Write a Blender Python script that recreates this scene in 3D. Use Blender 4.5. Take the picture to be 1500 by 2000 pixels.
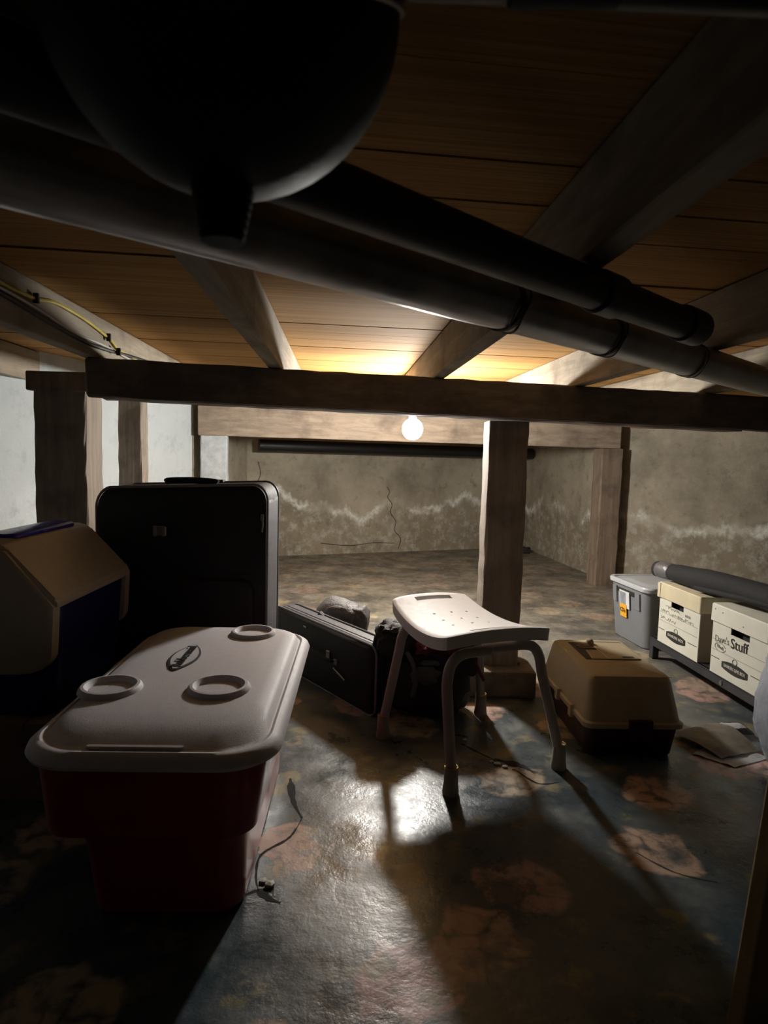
import bpy, bmesh, math, random
from mathutils import Vector, Matrix
random.seed(7)
SC = bpy.context.scene
for o in list(bpy.data.objects): bpy.data.objects.remove(o)
COL = SC.collection

# ------------------------------------------------------------------ camera
cam_d = bpy.data.cameras.new('camera'); cam = bpy.data.objects.new('camera', cam_d); COL.objects.link(cam)
cam_d.sensor_fit = 'HORIZONTAL'; cam_d.sensor_width = 36.0; cam_d.lens = 30.0
th = math.atan(115/1250); ro = math.asin(.0275)
f = Vector((0, math.cos(th), -math.sin(th))); r0 = Vector((1, 0, 0)); u0 = r0.cross(f)
r = math.cos(ro)*r0 + math.sin(ro)*u0; u = r.cross(f)
M = Matrix((r, u, -f)).transposed().to_4x4(); M.translation = (0, 0, .9)
cam.matrix_world = M
cam_d.clip_start = .02; cam_d.clip_end = 50
cam_d.dof.use_dof = True; cam_d.dof.focus_distance = 2.4; cam_d.dof.aperture_fstop = 11.0
SC.camera = cam

# ------------------------------------------------------------------ world, exposure
w = bpy.data.worlds.new('world'); SC.world = w; w.use_nodes = True
w.node_tree.nodes['Background'].inputs[0].default_value = (.25, .28, .32, 1)
w.node_tree.nodes['Background'].inputs[1].default_value = .05
vs = SC.view_settings
vs.view_transform = 'Standard'; vs.look = 'None'; vs.gamma = 1; vs.use_curve_mapping = False
vs.exposure = 0.1
BULB = Vector((.128, 3.15, 1.020)); BULB_STRENGTH = 800.0
# dim fill light added behind the camera to lift the shadows
hl = bpy.data.lights.new('fill_light', 'AREA'); hl.shape = 'RECTANGLE'; hl.size = .7; hl.size_y = .5
hl.energy = .15; hl.color = (.85, .93, 1.0)
ho = bpy.data.objects.new('fill_light', hl); COL.objects.link(ho)
ho.location = (.4, -1.3, 1.0); ho.rotation_euler = (math.radians(80), 0, 0)

# ------------------------------------------------------------------ materials
class N:
    def __init__(s, name):
        s.m = bpy.data.materials.new(name); s.m.use_nodes = True; s.t = s.m.node_tree
        s.n = s.t.nodes; s.l = s.t.links; s.b = s.n['Principled BSDF']
        s.tc = s.n.new('ShaderNodeTexCoord')
    def map(s, scale=(1, 1, 1), rot=(0, 0, 0), rnd=False):
        mp = s.n.new('ShaderNodeMapping'); mp.inputs['Scale'].default_value = scale
        mp.inputs['Rotation'].default_value = rot
        s.l.new(s.tc.outputs['Object'], mp.inputs['Vector'])
        if rnd:
            oi = s.n.new('ShaderNodeObjectInfo'); vm = s.n.new('ShaderNodeVectorMath'); vm.operation = 'SCALE'
            vm.inputs[0].default_value = (37, 11, 53); s.l.new(oi.outputs['Random'], vm.inputs['Scale'])
            s.l.new(vm.outputs[0], mp.inputs['Location'])
        return mp.outputs[0]
    def noise(s, scale, detail=4, rough=.55, vec=None, dist=0):
        n = s.n.new('ShaderNodeTexNoise'); n.inputs['Scale'].default_value = scale
        n.inputs['Detail'].default_value = detail; n.inputs['Roughness'].default_value = rough
        n.inputs['Distortion'].default_value = dist
        s.l.new(vec if vec is not None else s.tc.outputs['Object'], n.inputs['Vector'])
        return n.outputs[0]
    def ramp(s, v, stops):
        n = s.n.new('ShaderNodeValToRGB'); e = n.color_ramp.elements
        while len(e) > 1: e.remove(e[0])
        e[0].position = stops[0][0]; e[0].color = stops[0][1]
        for p, c in stops[1:]:
            x = e.new(p); x.color = c
        s.l.new(v, n.inputs[0]); return n.outputs[0]
    def mix(s, a, b, fac, mode='MIX'):
        n = s.n.new('ShaderNodeMix'); n.data_type = 'RGBA'; n.blend_type = mode
        for val, i in ((a, 6), (b, 7), (fac, 0)):
            if isinstance(val, (tuple, float, int)): n.inputs[i].default_value = val
            else: s.l.new(val, n.inputs[i])
        return n.outputs[2]
    def math(s, op, a, b=0., c=0.):
        n = s.n.new('ShaderNodeMath'); n.operation = op
        for i, val in enumerate((a, b, c)):
            if isinstance(val, (float, int)): n.inputs[i].default_value = val
            else: s.l.new(val, n.inputs[i])
        return n.outputs[0]
    def bump(s, h, strength=.3, dist=.01):
        n = s.n.new('ShaderNodeBump'); n.inputs['Strength'].default_value = strength
        n.inputs['Distance'].default_value = dist; s.l.new(h, n.inputs['Height'])
        s.l.new(n.outputs[0], s.b.inputs['Normal'])
    def out(s, col=None, rough=.6, metal=0., spec=None):
        if col is not None:
            if isinstance(col, tuple): s.b.inputs['Base Color'].default_value = col
            else: s.l.new(col, s.b.inputs['Base Color'])
        if isinstance(rough, float): s.b.inputs['Roughness'].default_value = rough
        else: s.l.new(rough, s.b.inputs['Roughness'])
        s.b.inputs['Metallic'].default_value = metal
        if spec is not None: s.b.inputs['Specular IOR Level'].default_value = spec
        return s.m
def C4(c, k=1.): return (c[0]*k, c[1]*k, c[2]*k, 1)
G1 = lambda v: (v, v, v, 1)

def plain(name, c, rough=.5, metal=0., var=.12, nscale=14, bs=.12, bd=.002, spec=None):
    k = N(name); v = k.noise(nscale, 5, .6)
    col = k.ramp(v, [(.25, C4(c, 1-var*2)), (.75, C4(c, 1+var))])
    k.bump(k.noise(nscale*8, 3), bs, bd)
    rr = k.ramp(v, [(.2, G1(max(.05, rough-.08))), (.8, G1(min(1, rough+.08)))])
    return k.out(col, rr, metal, spec)

def wood(name, dark, light, axis='x', grain=30., rough=.7, stain=.0, knots=True):
    k = N(name)
    sc = {'x': (1.2, grain, grain), 'y': (grain, 1.2, grain), 'z': (grain, grain, 1.2)}[axis]
    v = k.noise(1.6, 6, .62, k.map(sc, rnd=True), .3)
    sc2 = {'x': (.5, 6, 6), 'y': (6, .5, 6), 'z': (6, 6, .5)}[axis]
    v2 = k.noise(1.5, 3, .5, k.map(sc2, rnd=True), .8)
    col = k.ramp(v, [(.28, C4(dark)), (.5, C4([(a+b)/2 for a, b in zip(dark, light)])), (.72, C4(light))])
    col = k.mix(col, C4(dark, .8), k.ramp(v2, [(.45, G1(0)), (.75, G1(.55))]))
    oi = k.n.new('ShaderNodeObjectInfo')
    col = k.mix(col, C4(dark, .7), k.math('MULTIPLY', oi.outputs['Random'], .35 + stain))
    k.bump(v, .35, .0025)
    return k.out(col, rough, 0, .15)

def timber(name, c, axis='x', rough=.85):
    k = N(name)
    sc = {'x': (1.5, 22, 22), 'y': (22, 1.5, 22), 'z': (22, 22, 1.5)}[axis]
    v = k.noise(1.5, 6, .65, k.map(sc), .4); v2 = k.noise(5, 5, .6)
    col = k.ramp(v, [(.3, C4(c, .6)), (.7, C4(c, 1.15))])
    col = k.mix(col, C4((c[0]*.35, c[1]*.33, c[2]*.33)), k.ramp(v2, [(.5, G1(0)), (.68, G1(.7))]))
    k.bump(k.math('ADD', v, k.math('MULTIPLY', v2, .8)), .6, .005)
    return k.out(col, rough)

def concrete(name, base, dark, light, efflo=True):
    k = N(name)
    a = k.noise(1.7, 8, .68); b = k.noise(9, 6, .7); c = k.noise(55, 4, .7)
    col = k.ramp(a, [(.3, C4(dark)), (.52, C4(base)), (.72, C4(light))])
    col = k.mix(col, C4(dark, .75), k.ramp(b, [(.55, G1(0)), (.74, G1(.75))]))
    sep = k.n.new('ShaderNodeSeparateXYZ'); k.l.new(k.tc.outputs['Object'], sep.inputs[0])
    if efflo:   # salt tide line left by rising damp: a wandering white crust and the speckle under it
        wob = k.noise(1.5, 5, .62, k.map((1, 1, 0)))
        zz = k.math('SUBTRACT', sep.outputs[2], k.math('MULTIPLY', wob, .85))
        zz = k.math('ADD', zz, k.math('MULTIPLY', k.noise(16, 5), .12))
        band = k.ramp(k.math('ABSOLUTE', k.math('ADD', zz, -.085)), [(.0, G1(1)), (.014, G1(.75)), (.05, G1(0))])
        patch = k.noise(3.1, 3, .5)
        band = k.math('MULTIPLY', band, k.ramp(k.noise(20, 5, .7), [(.34, G1(.2)), (.52, G1(1))]))
        band = k.math('MULTIPLY', band, k.ramp(patch, [(.40, G1(0)), (.52, G1(1))]))
        below = k.math('MULTIPLY', k.ramp(zz, [(.0, G1(1)), (.12, G1(0))]), k.ramp(k.noise(12, 7, .75), [(.48, G1(0)), (.64, G1(.6))]))
        col = k.mix(col, C4((dark[0]*.95, dark[1]*.85, dark[2]*.7)), k.math('MULTIPLY', k.ramp(zz, [(.0, G1(1)), (.08, G1(0))]), .45))
        col = k.mix(col, (.62, .62, .56, 1), below)
        col = k.mix(col, (.85, .86, .80, 1), band)
    h = k.math('ADD', k.math('MULTIPLY', a, 2.), k.math('ADD', b, k.math('MULTIPLY', c, .35)))
    k.bump(h, .55 if efflo else .2, .018)
    return k.out(col, .92)

def floor_mat():
    k = N('painted_floor')
    a = k.noise(1.5, 6, .6); b = k.noise(6, 6, .7); c = k.noise(40, 5, .7)
    base = k.ramp(a, [(.3, (.024, .043, .056, 1)), (.5, (.052, .074, .086, 1)), (.7, (.115, .125, .12, 1))])
    base = k.mix(base, (.16, .165, .15, 1), k.ramp(b, [(.5, G1(0)), (.68, G1(.55))]))
    base = k.mix(base, (.02, .03, .035, 1), k.ramp(k.noise(3.3, 4), [(.56, G1(0)), (.7, G1(.6))]))
    # printed flowers, faded
    nz = k.n.new('ShaderNodeTexNoise'); nz.inputs['Scale'].default_value = 11; nz.inputs['Detail'].default_value = 3
    k.l.new(k.tc.outputs['Object'], nz.inputs['Vector'])
    vm = k.n.new('ShaderNodeVectorMath'); vm.operation = 'MULTIPLY_ADD'; vm.inputs[1].default_value = (.11, .11, 0)
    k.l.new(nz.outputs['Color'], vm.inputs[0]); k.l.new(k.tc.outputs['Object'], vm.inputs[2])
    def vor(scale, vec, feat='F1'):
        v = k.n.new('ShaderNodeTexVoronoi'); v.voronoi_dimensions = '2D'; v.inputs['Scale'].default_value = scale
        v.feature = feat; k.l.new(vec, v.inputs['Vector']); return v
    V = vor(3.6, vm.outputs[0]); P = vor(26, vm.outputs[0])
    flower = k.ramp(V.outputs['Distance'], [(.0, G1(1)), (.30, G1(1)), (.36, G1(0))])
    sp = k.n.new('ShaderNodeSeparateColor'); k.l.new(V.outputs['Color'], sp.inputs[0])
    flower = k.math('MULTIPLY', flower, k.ramp(sp.outputs[0], [(.30, G1(0)), (.36, G1(1))]))
    fc = k.ramp(sp.outputs[1], [(.0, (.46, .26, .22, 1)), (.35, (.46, .35, .25, 1)), (.6, (.48, .39, .23, 1)), (.85, (.50, .29, .28, 1))])
    fc = k.mix(fc, (.05, .05, .05, 1), k.ramp(P.outputs['Distance'], [(.42, G1(0)), (.75, G1(.85))]))
    fc = k.mix(fc, (.42, .36, .26, 1), k.ramp(c, [(.5, G1(0)), (.7, G1(.5))]))
    flower = k.math('MULTIPLY', flower, k.ramp(b, [(.36, G1(.25)), (.5, G1(1))]))
    col = k.mix(base, fc, flower)
    V2 = vor(7.5, vm.outputs[0])
    leaf = k.math('MULTIPLY', k.ramp(V2.outputs['Distance'], [(.18, G1(1)), (.26, G1(0))]), k.ramp(b, [(.48, G1(0)), (.56, G1(.8))]))
    col = k.mix(col, (.20, .17, .07, 1), leaf)
    # far part is worn back to dusty concrete
    sep = k.n.new('ShaderNodeSeparateXYZ'); k.l.new(k.tc.outputs['Object'], sep.inputs[0])
    wear = k.math('ADD', sep.outputs[1], k.math('MULTIPLY', b, 1.6))
    wearf = k.ramp(k.math('MULTIPLY', wear, .1), [(.24, G1(0)), (.50, G1(.68))])
    dust = k.ramp(k.noise(5, 8, .75), [(.38, (.12, .10, .075, 1)), (.5, (.28, .235, .175, 1)), (.62, (.42, .39, .31, 1))])
    col = k.mix(col, dust, wearf)
    spk = k.noise(14, 6, .8)
    col = k.mix(col, (.50, .46, .36, 1), k.math('MULTIPLY', k.ramp(spk, [(.54, G1(0)), (.66, G1(.8))]), wearf))
    col = k.mix(col, (.06, .055, .04, 1), k.math('MULTIPLY', k.ramp(k.noise(9, 6, .8), [(.53, G1(0)), (.66, G1(.8))]), wearf))
    h = k.math('ADD', k.math('MULTIPLY', k.noise(2.2, 2), 2.6), k.math('ADD', k.math('MULTIPLY', b, .45), k.math('MULTIPLY', c, .12)))
    k.bump(h, .4, .015)
    rg = k.mix(k.ramp(b, [(.35, G1(.2)), (.65, G1(.45))]), G1(.85), wearf)
    return k.out(col, rg, 0, .45)

MT = dict(
    ceil=wood('ceiling_board_pine', (.30, .145, .045), (.66, .40, .15), 'x', 26, .85),
    joist=timber('joist_wood', (.35, .295, .22), 'y'),
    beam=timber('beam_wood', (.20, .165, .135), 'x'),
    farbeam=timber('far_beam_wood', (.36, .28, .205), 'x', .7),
    post=timber('post_wood', (.30, .25, .20), 'z'),
    farpost=timber('far_post_wood', (.27, .20, .145), 'z'),
    rim=timber('rim_board_wood', (.42, .24, .13), 'z'),
    concrete=concrete('bare_concrete', (.42, .37, .28), (.21, .185, .14), (.55, .50, .39)),
    white_wall=concrete('whitewashed_concrete', (.58, .62, .63), (.52, .56, .58), (.70, .75, .78), False),
    dark_wall=concrete('low_bounce_concrete', (.08, .07, .06), (.05, .045, .04), (.12, .11, .09), False),  # for unseen walls, darkened to cut bounced light
    white_post=plain('whitewashed_wood', (.55, .58, .60), .8, var=.15, nscale=20, bs=.4, bd=.003),
    block=plain('footing_concrete', (.22, .18, .14), .9, var=.3, nscale=12, bs=.5, bd=.008),
    floor=floor_mat(),
    crack=plain('crack_dark', (.012, .011, .01), .95),
    chip=plain('floor_chip', (.5, .48, .42), .6),
    galv=None,
    black_pipe=plain('black_pipe', (.012, .012, .013), .45, bs=.05),
    iron=plain('black_iron', (.008, .008, .008), .6, bs=.1, nscale=30, spec=.15),
    steel=plain('dull_steel', (.35, .34, .32), .35, 1., bs=.1),
    wire=plain('tie_wire', (.08, .075, .07), .5, .8),
    cable_y=plain('yellow_cable', (.62, .50, .07), .45),
    cable_w=plain('white_cable', (.55, .53, .48), .5),
    cable_b=plain('black_cable', (.012, .012, .012), .5),
    red=plain('red_plastic', (.30, .008, .018), .33, var=.06, bs=.05),
    lid=plain('light_grey_plastic', (.60, .58, .62), .6, var=.04, nscale=60, bs=.35, bd=.0012),
    lidrim=plain('smooth_grey_plastic', (.60, .59, .64), .3, var=.04, bs=.03),
    lidlogo=plain('logo_grey_plastic', (.68, .67, .70), .35, var=.03),
    logodark=plain('logo_ink', (.05, .05, .06), .5),
    blue=plain('blue_plastic', (.014, .014, .14), .35, var=.08, bs=.05),
    blue_b=plain('bright_blue_plastic', (.05, .05, .55), .3, var=.05),
    cream=plain('cream_plastic', (.60, .53, .42), .45, var=.05, nscale=30, bs=.15, bd=.001),
    cloth=plain('black_nylon', (.010, .010, .012), .7, var=.2, nscale=40, bs=.6, bd=.002),
    cloth2=plain('black_canvas', (.024, .023, .025), .7, var=.25, nscale=22, bs=.7, bd=.004),
    piping=plain('grey_piping', (.22, .22, .24), .4, var=.1),
    sheen=plain('sheen_grey_nylon', (.11, .11, .125), .5, var=.15, nscale=40, bs=.5, bd=.002),  # lighter grey puts the lit sheen of black nylon into the colour
    greycloth=plain('grey_nylon', (.12, .12, .125), .55, var=.2, nscale=16, bs=.6, bd=.005),
    redcloth=plain('maroon_cloth', (.22, .035, .05), .8, var=.25, nscale=22, bs=.6, bd=.004),
    stool=plain('white_plastic_seat', (.78, .76, .76), .62, var=.03, nscale=50, bs=.25, bd=.001),
    stoolleg=plain('pale_grey_enamel', (.42, .37, .35), .4, var=.06),
    rubber=plain('grey_rubber_tip', (.36, .33, .27), .7),
    tan=plain('tan_plastic', (.45, .375, .25), .5, var=.06, nscale=30, bs=.25, bd=.001),
    maroon=plain('dark_maroon_plastic', (.035, .008, .012), .45),
    bin=plain('grey_bin_plastic', (.20, .215, .235), .42, var=.05, bs=.05),
    binlid=plain('light_bin_lid', (.42, .45, .48), .38, var=.05, bs=.05),
    paper=plain('white_card', (.66, .66, .58), .75, var=.06, nscale=9, bs=.1),
    paper_y=plain('yellowed_card', (.60, .54, .38), .75, var=.1, nscale=9, bs=.1),
    kraft=plain('brown_card_side', (.34, .29, .23), .8, var=.1, nscale=9),
    ink_shade=plain('black_ink_and_shade', (.02, .018, .018), .6),  # black for print, also for the painted shade of recesses
    greyink=plain('faded_ink', (.25, .25, .23), .7),
    orange=plain('orange_note', (.85, .42, .03), .7, var=.03),
    whitelab=plain('white_label', (.68, .70, .72), .4, var=.05),
    bluelab=plain('blue_grey_print', (.28, .32, .38), .5, var=.2),
    shelf=plain('black_metal_rail', (.035, .037, .045), .4, var=.15, bs=.1),
    foam=plain('black_foam', (.013, .0135, .015), .85, var=.15, nscale=50, bs=.6, bd=.002),
    tape=plain('clear_glossy_tape', (.22, .22, .24), .14, .5, bs=.5, bd=.003, nscale=30),
    bag=plain('pale_grey_plastic_film', (.34, .37, .44), .3, var=.12, nscale=6, bs=.3, bd=.006),
    magazine=plain('dirty_paper', (.36, .33, .27), .55, var=.35, nscale=7, bs=.4, bd=.004),
    magdark=plain('dark_print', (.10, .085, .07), .5, var=.5, nscale=9),
    board=plain('ochre_board', (.26, .19, .085), .8, var=.2, nscale=8, bs=.4, bd=.004),
    plat=plain('brown_plank', (.20, .13, .08), .85, var=.2, nscale=8, bs=.3),
    brass=plain('brass', (.6, .42, .15), .35, 1.),
    porcelain=plain('porcelain', (.7, .69, .65), .3, var=.02),
    debris=plain('dark_rubble', (.03, .028, .022), .9, var=.3),
)
k = N('galvanised_steel'); v = k.noise(7, 5, .6, k.map((1, 1, 1))); v2 = k.noise(1.3, 3, .6)
col = k.ramp(v, [(.3, (.30, .30, .32, 1)), (.6, (.58, .58, .58, 1)), (.75, (.48, .42, .48, 1))])
k.bump(k.math('ADD', v2, k.math('MULTIPLY', v, .5)), .25, .012)
MT['galv'] = k.out(col, k.ramp(v, [(.3, G1(.28)), (.7, G1(.5))]), .9)
k = N('glowing_bulb'); k.b.inputs['Base Color'].default_value = (1, 1, 1, 1)
k.b.inputs['Emission Color'].default_value = (1, .965, .90, 1); k.b.inputs['Emission Strength'].default_value = BULB_STRENGTH
MT['bulb'] = k.m

# ------------------------------------------------------------------ mesh helpers
def link(name, bm, mat, parent=None, smooth=False, loc=(0, 0, 0), rz=0.):
    bmesh.ops.recalc_face_normals(bm, faces=bm.faces)
    me = bpy.data.meshes.new(name); bm.to_mesh(me); bm.free()
    if smooth:
        for p in me.polygons: p.use_smooth = True
    me.materials.append(MT[mat] if isinstance(mat, str) else mat)
    o = bpy.data.objects.new(name, me); COL.objects.link(o)
    o.location = loc; o.rotation_euler = (0, 0, rz)
    if parent is not None: o.parent = parent
    if smooth: me.set_sharp_from_angle(angle=math.radians(38))
    return o
def thing(name, label, cat, loc=(0, 0, 0), rz=0., group=None):
    o = bpy.data.objects.new(name, None); COL.objects.link(o); o.empty_display_size = .05
    o.location = loc; o.rotation_euler = (0, 0, rz); o['label'] = label; o['category'] = cat
    if group: o['group'] = group
    return o
def tag(o, label, cat, group=None):
    o['label'] = label; o['category'] = cat
    if group: o['group'] = group
    return o
def structure(o, label=None, cat=None):
    o['kind'] = 'structure'
    if label: o['label'] = label
    if cat: o['category'] = cat
    return o
def hexa(p, bevel=0., seg=2):
    """p: 4 bottom points then 4 top points, same winding"""
    bm = bmesh.new(); vs_ = [bm.verts.new(q) for q in p]
    for a in ((3, 2, 1, 0), (4, 5, 6, 7), (0, 1, 5, 4), (1, 2, 6, 5), (2, 3, 7, 6), (3, 0, 4, 7)):
        bm.faces.new([vs_[i] for i in a])
    if bevel: bmesh.ops.bevel(bm, geom=list(bm.edges), offset=bevel, segments=seg, affect='EDGES', profile=.6)
    return bm
def box(x0, x1, y0, y1, z0, z1, bevel=0., seg=2):
    return hexa([(x0, y0, z0), (x1, y0, z0), (x1, y1, z0), (x0, y1, z0), (x0, y0, z1), (x1, y0, z1), (x1, y1, z1), (x0, y1, z1)], bevel, seg)
def merge(*bms):
    out = bms[0]
    for b in bms[1:]:
        me = bpy.data.meshes.new('tmp'); b.to_mesh(me); b.free(); out.from_mesh(me); bpy.data.meshes.remove(me)
    return out
def slab(a, b, t, z0, z1, z0b=None, z1b=None, bevel=0.):
    """plank on edge from a to b (front face on line ab), thickness t to its left"""
    a = Vector(a); b = Vector(b); d = (b-a).normalized(); n = Vector((-d.y, d.x))*t
    z0b = z0 if z0b is None else z0b; z1b = z1 if z1b is None else z1b
    P = [(a.x, a.y, z0), (b.x, b.y, z0b), (b.x+n.x, b.y+n.y, z0b), (a.x+n.x, a.y+n.y, z0),
         (a.x, a.y, z1), (b.x, b.y, z1b), (b.x+n.x, b.y+n.y, z1b), (a.x+n.x, a.y+n.y, z1)]
    return hexa(P, bevel)
def rough_slab(a, b, t, z0, z1, z0b=None, z1b=None, cuts=26, amp=.004, seed=1):
    bm = slab(a, b, t, z0, z1, z0b, z1b, .008)
    longest = sorted(bm.edges, key=lambda e: -e.calc_length())
    L = longest[0].calc_length()
    es = [e for e in bm.edges if e.calc_length() > L*.9]
    bmesh.ops.subdivide_edges(bm, edges=es, cuts=cuts)
    rr = random.Random(seed); off = {}
    for v in bm.verts:
        d = Vector((rr.uniform(-1, 1), rr.uniform(-1, 1), rr.uniform(-1, 1)))*amp
        v.co += d*.6
    return bm
def rrect(cx, cy, hx, hy, r, z, n=6):
    pts = []; r = min(r, hx*.999, hy*.999)
    for q, (sx, sy) in enumerate(((1, 1), (-1, 1), (-1, -1), (1, -1))):
        for i in range(n+1):
            a = math.pi/2*(q + i/n)
            pts.append((cx+sx*(hx-r)+r*math.cos(a), cy+sy*(hy-r)+r*math.sin(a), z))
    return pts
def loft(secs, cap0=True, cap1=True):
    bm = bmesh.new(); rings = [[bm.verts.new(p) for p in s] for s in secs]; n = len(rings[0])
    for A, B in zip(rings, rings[1:]):
        for i in range(n):
            bm.faces.new((A[i], A[(i+1) % n], B[(i+1) % n], B[i]))
    if cap0: bm.faces.new(list(reversed(rings[0])))
    if cap1: bm.faces.new(rings[-1])
    return bm
def tube(pts, r, seg=12, cap=True, closed=False):
    pts = [Vector(p) for p in pts]; n = len(pts)
    R = r if isinstance(r, (list, tuple)) else [r]*n
    secs = []; prev = None
    for i, p in enumerate(pts):
        if closed: d = (pts[(i+1) % n]-pts[i-1]).normalized()
        else: d = (pts[min(i+1, n-1)]-pts[max(i-1, 0)]).normalized()
        if prev is None:
            up = Vector((0, 0, 1)) if abs(d.z) < .9 else Vector((1, 0, 0)); x = d.cross(up).normalized()
        else:
            x = (prev - d*prev.dot(d)).normalized()
        prev = x; y = d.cross(x)
        secs.append([p + (x*math.cos(2*math.pi*k_/seg)+y*math.sin(2*math.pi*k_/seg))*R[i] for k_ in range(seg)])
    if closed: secs.append(secs[0])
    bm = loft(secs, cap and not closed, cap and not closed)
    if closed: bmesh.ops.remove_doubles(bm, verts=bm.verts, dist=1e-6)
    return bm
def smoothpath(pts, n=6):
    pts = [Vector(p) for p in pts]; P = [pts[0]]+pts+[pts[-1]]; out = []
    for i in range(1, len(P)-2):
        for j in range(n):
            t = j/n; a, b, c, d = P[i-1:i+3]
            out.append(.5*((2*b)+(c-a)*t+(2*a-5*b+4*c-d)*t*t+(3*b-a-3*c+d)*t**3))
    out.append(pts[-1]); return out
def lathe(prof, c=(0, 0, 0), seg=32, cap=True):
    return loft([[(c[0]+r_*math.cos(2*math.pi*i/seg), c[1]+r_*math.sin(2*math.pi*i/seg), c[2]+z) for i in range(seg)] for r_, z in prof], cap, cap)
def blob(c, s, seed=0, amp=.12, sub=4, flat=None, freq=2.2, fold=0.):
    """lumpy soft body"""
    from mathutils import noise
    bm = bmesh.new(); bmesh.ops.create_icosphere(bm, subdivisions=sub, radius=1)
    for v in bm.verts:
        d = v.co.normalized()
        p = Vector([math.copysign(abs(q)**.72, q) for q in d])
        k_ = 1+amp*noise.noise(d*freq+Vector((seed*3.1, seed, 0)))*2
        if fold: k_ += fold*(abs(noise.noise(d*freq*2.2+Vector((seed, 5, 2))))-.25)
        v.co = Vector((c[0]+p.x*s[0]*k_, c[1]+p.y*s[1]*k_, c[2]+p.z*s[2]*k_))
        if flat is not None and v.co.z < flat: v.co.z = flat
    return bm
def text(parent, name, s, size, origin, xa, ya, mat, ext=.0006, align='CENTER', wscale=1., shear=0., fit=None):
    cu = bpy.data.curves.new('tmp_text', 'FONT'); cu.body = s; cu.size = size; cu.extrude = ext
    cu.align_x = align; cu.align_y = 'CENTER'; cu.shear = shear; cu.resolution_u = 3
    o = bpy.data.objects.new('tmp_text', cu); COL.objects.link(o)
    dg = bpy.context.evaluated_depsgraph_get(); me = bpy.data.meshes.new_from_object(o.evaluated_get(dg))
    bpy.data.objects.remove(o); bpy.data.curves.remove(cu)
    if fit:
        wd = max(v.co.x for v in me.vertices)-min(v.co.x for v in me.vertices); wscale = fit/wd
    xa = Vector(xa).normalized(); ya = Vector(ya).normalized(); za = xa.cross(ya)
    m = Matrix((xa, ya, za)).transposed().to_4x4(); m.translation = origin
    me.transform(Matrix.Diagonal((wscale, 1, 1, 1))); me.transform(m)
    me.materials.append(MT[mat]); q = bpy.data.objects.new(name, me); COL.objects.link(q); q.parent = parent
    return q

# ------------------------------------------------------------------ the setting
CZ = 1.30
fl = structure(link('floor', box(-3.4, 4.8, -1.6, 7.2, -.12, 0), 'floor'))
def wallseg(name, a, b, mat, z1=CZ+.04):
    bm = slab(a, b, .2, -.1, z1)
    return structure(link(name, bm, mat))
# each wall's inner face runs from a to b, its thickness lies outside the room
wb = wallseg('wall_back', (-1.16, 5.3), (1.42, 6.36), 'concrete')
def wall_crack(pts):
    P_ = [(x, 5.3+(x+1.16)*1.06/2.58+.0005, z) for x, z in pts]
    link('crack', tube(smoothpath(P_, 5), .003, 5), 'crack', wb)
wall_crack([(.02, .60), (.045, .55), (.03, .50), (.07, .44), (.06, .36), (.11, .28), (.10, .2), (.16, .12), (.14, .03)])
wall_crack([(-.55, .10), (-.3, .07), (-.1, .09), (.10, .08)])
wall_crack([(-1.06, .80), (-1.04, .70), (-1.07, .6), (-1.05, .5)])
wallseg('wall_alcove', (1.40, 6.36), (1.668, 4.61), 'concrete')
wallseg('wall_right', (1.660, 4.625), (4.3, 3.30), 'concrete')
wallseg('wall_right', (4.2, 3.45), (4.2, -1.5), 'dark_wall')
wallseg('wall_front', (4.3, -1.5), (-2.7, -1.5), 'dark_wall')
wallseg('wall_left', (-1.235, 4.12), (-1.14, 5.36), 'concrete')
wallseg('wall_left', (-2.55, -1.6), (-1.235, 4.15), 'white_wall')
rimb = structure(link('trim_1', slab((1.70, 4.590), (4.25, 3.31), .012, 1.12, 1.298), 'rim'))

ceil = structure(link('ceiling', box(-3.6, 5.0, -1.8, 7.4, CZ+.024, CZ+.06), 'plat'))
PA = .12; PWD = .1175
pl_me = None; rr = random.Random(3); y = -1.6
while y < 7.2:
    wd = rr.choice((.09, .105, .118, .14, .165, .21)); yc = y+wd/2; y += wd
    if pl_me is None:
        p = link('plank', box(-4.6, 4.9, -.5, .5, 0, .022), 'ceil', ceil); pl_me = p.data
    else:
        p = bpy.data.objects.new('plank', pl_me); COL.objects.link(p); p.parent = ceil
    p.scale = (1, wd-.0045, 1)
    p.location = (-math.sin(PA)*yc, yc*math.cos(PA), CZ + rr.uniform(0, .004)); p.rotation_euler = (0, 0, PA)

# joists
def joist(x0, label, w=.045):
    k_ = -.072; y0, y1 = -1.45, 5.05
    bm = hexa([(x0+k_*y0, y0, 1.17), (x0+w+k_*y0, y0, 1.17), (x0+w+k_*y1, y1, 1.17), (x0+k_*y1, y1, 1.17),
               (x0+k_*y0, y0, 1.2995), (x0+w+k_*y0, y0, 1.2995), (x0+w+k_*y1, y1, 1.2995), (x0+k_*y1, y1, 1.2995)], .003, 1)
    return tag(link('joist', bm, 'joist'), label, 'joist', 'floor joists under the board ceiling')
joist(-.802, 'wooden ceiling joist at far left carrying a yellow cable')
joist(-.242, 'pale wooden joist left of the glowing bulb, ending above the near beam')
joist(.325, 'wide dark wooden joist rising to the upper right across the metal duct')
joist(.872, 'pale wooden joist right of the bulb, seen to the right of the duct')
joist(1.44, 'shadowed wooden joist at far right edge behind the duct')
joist(-1.37, 'hidden dark wooden joist beyond the far left post')

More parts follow.
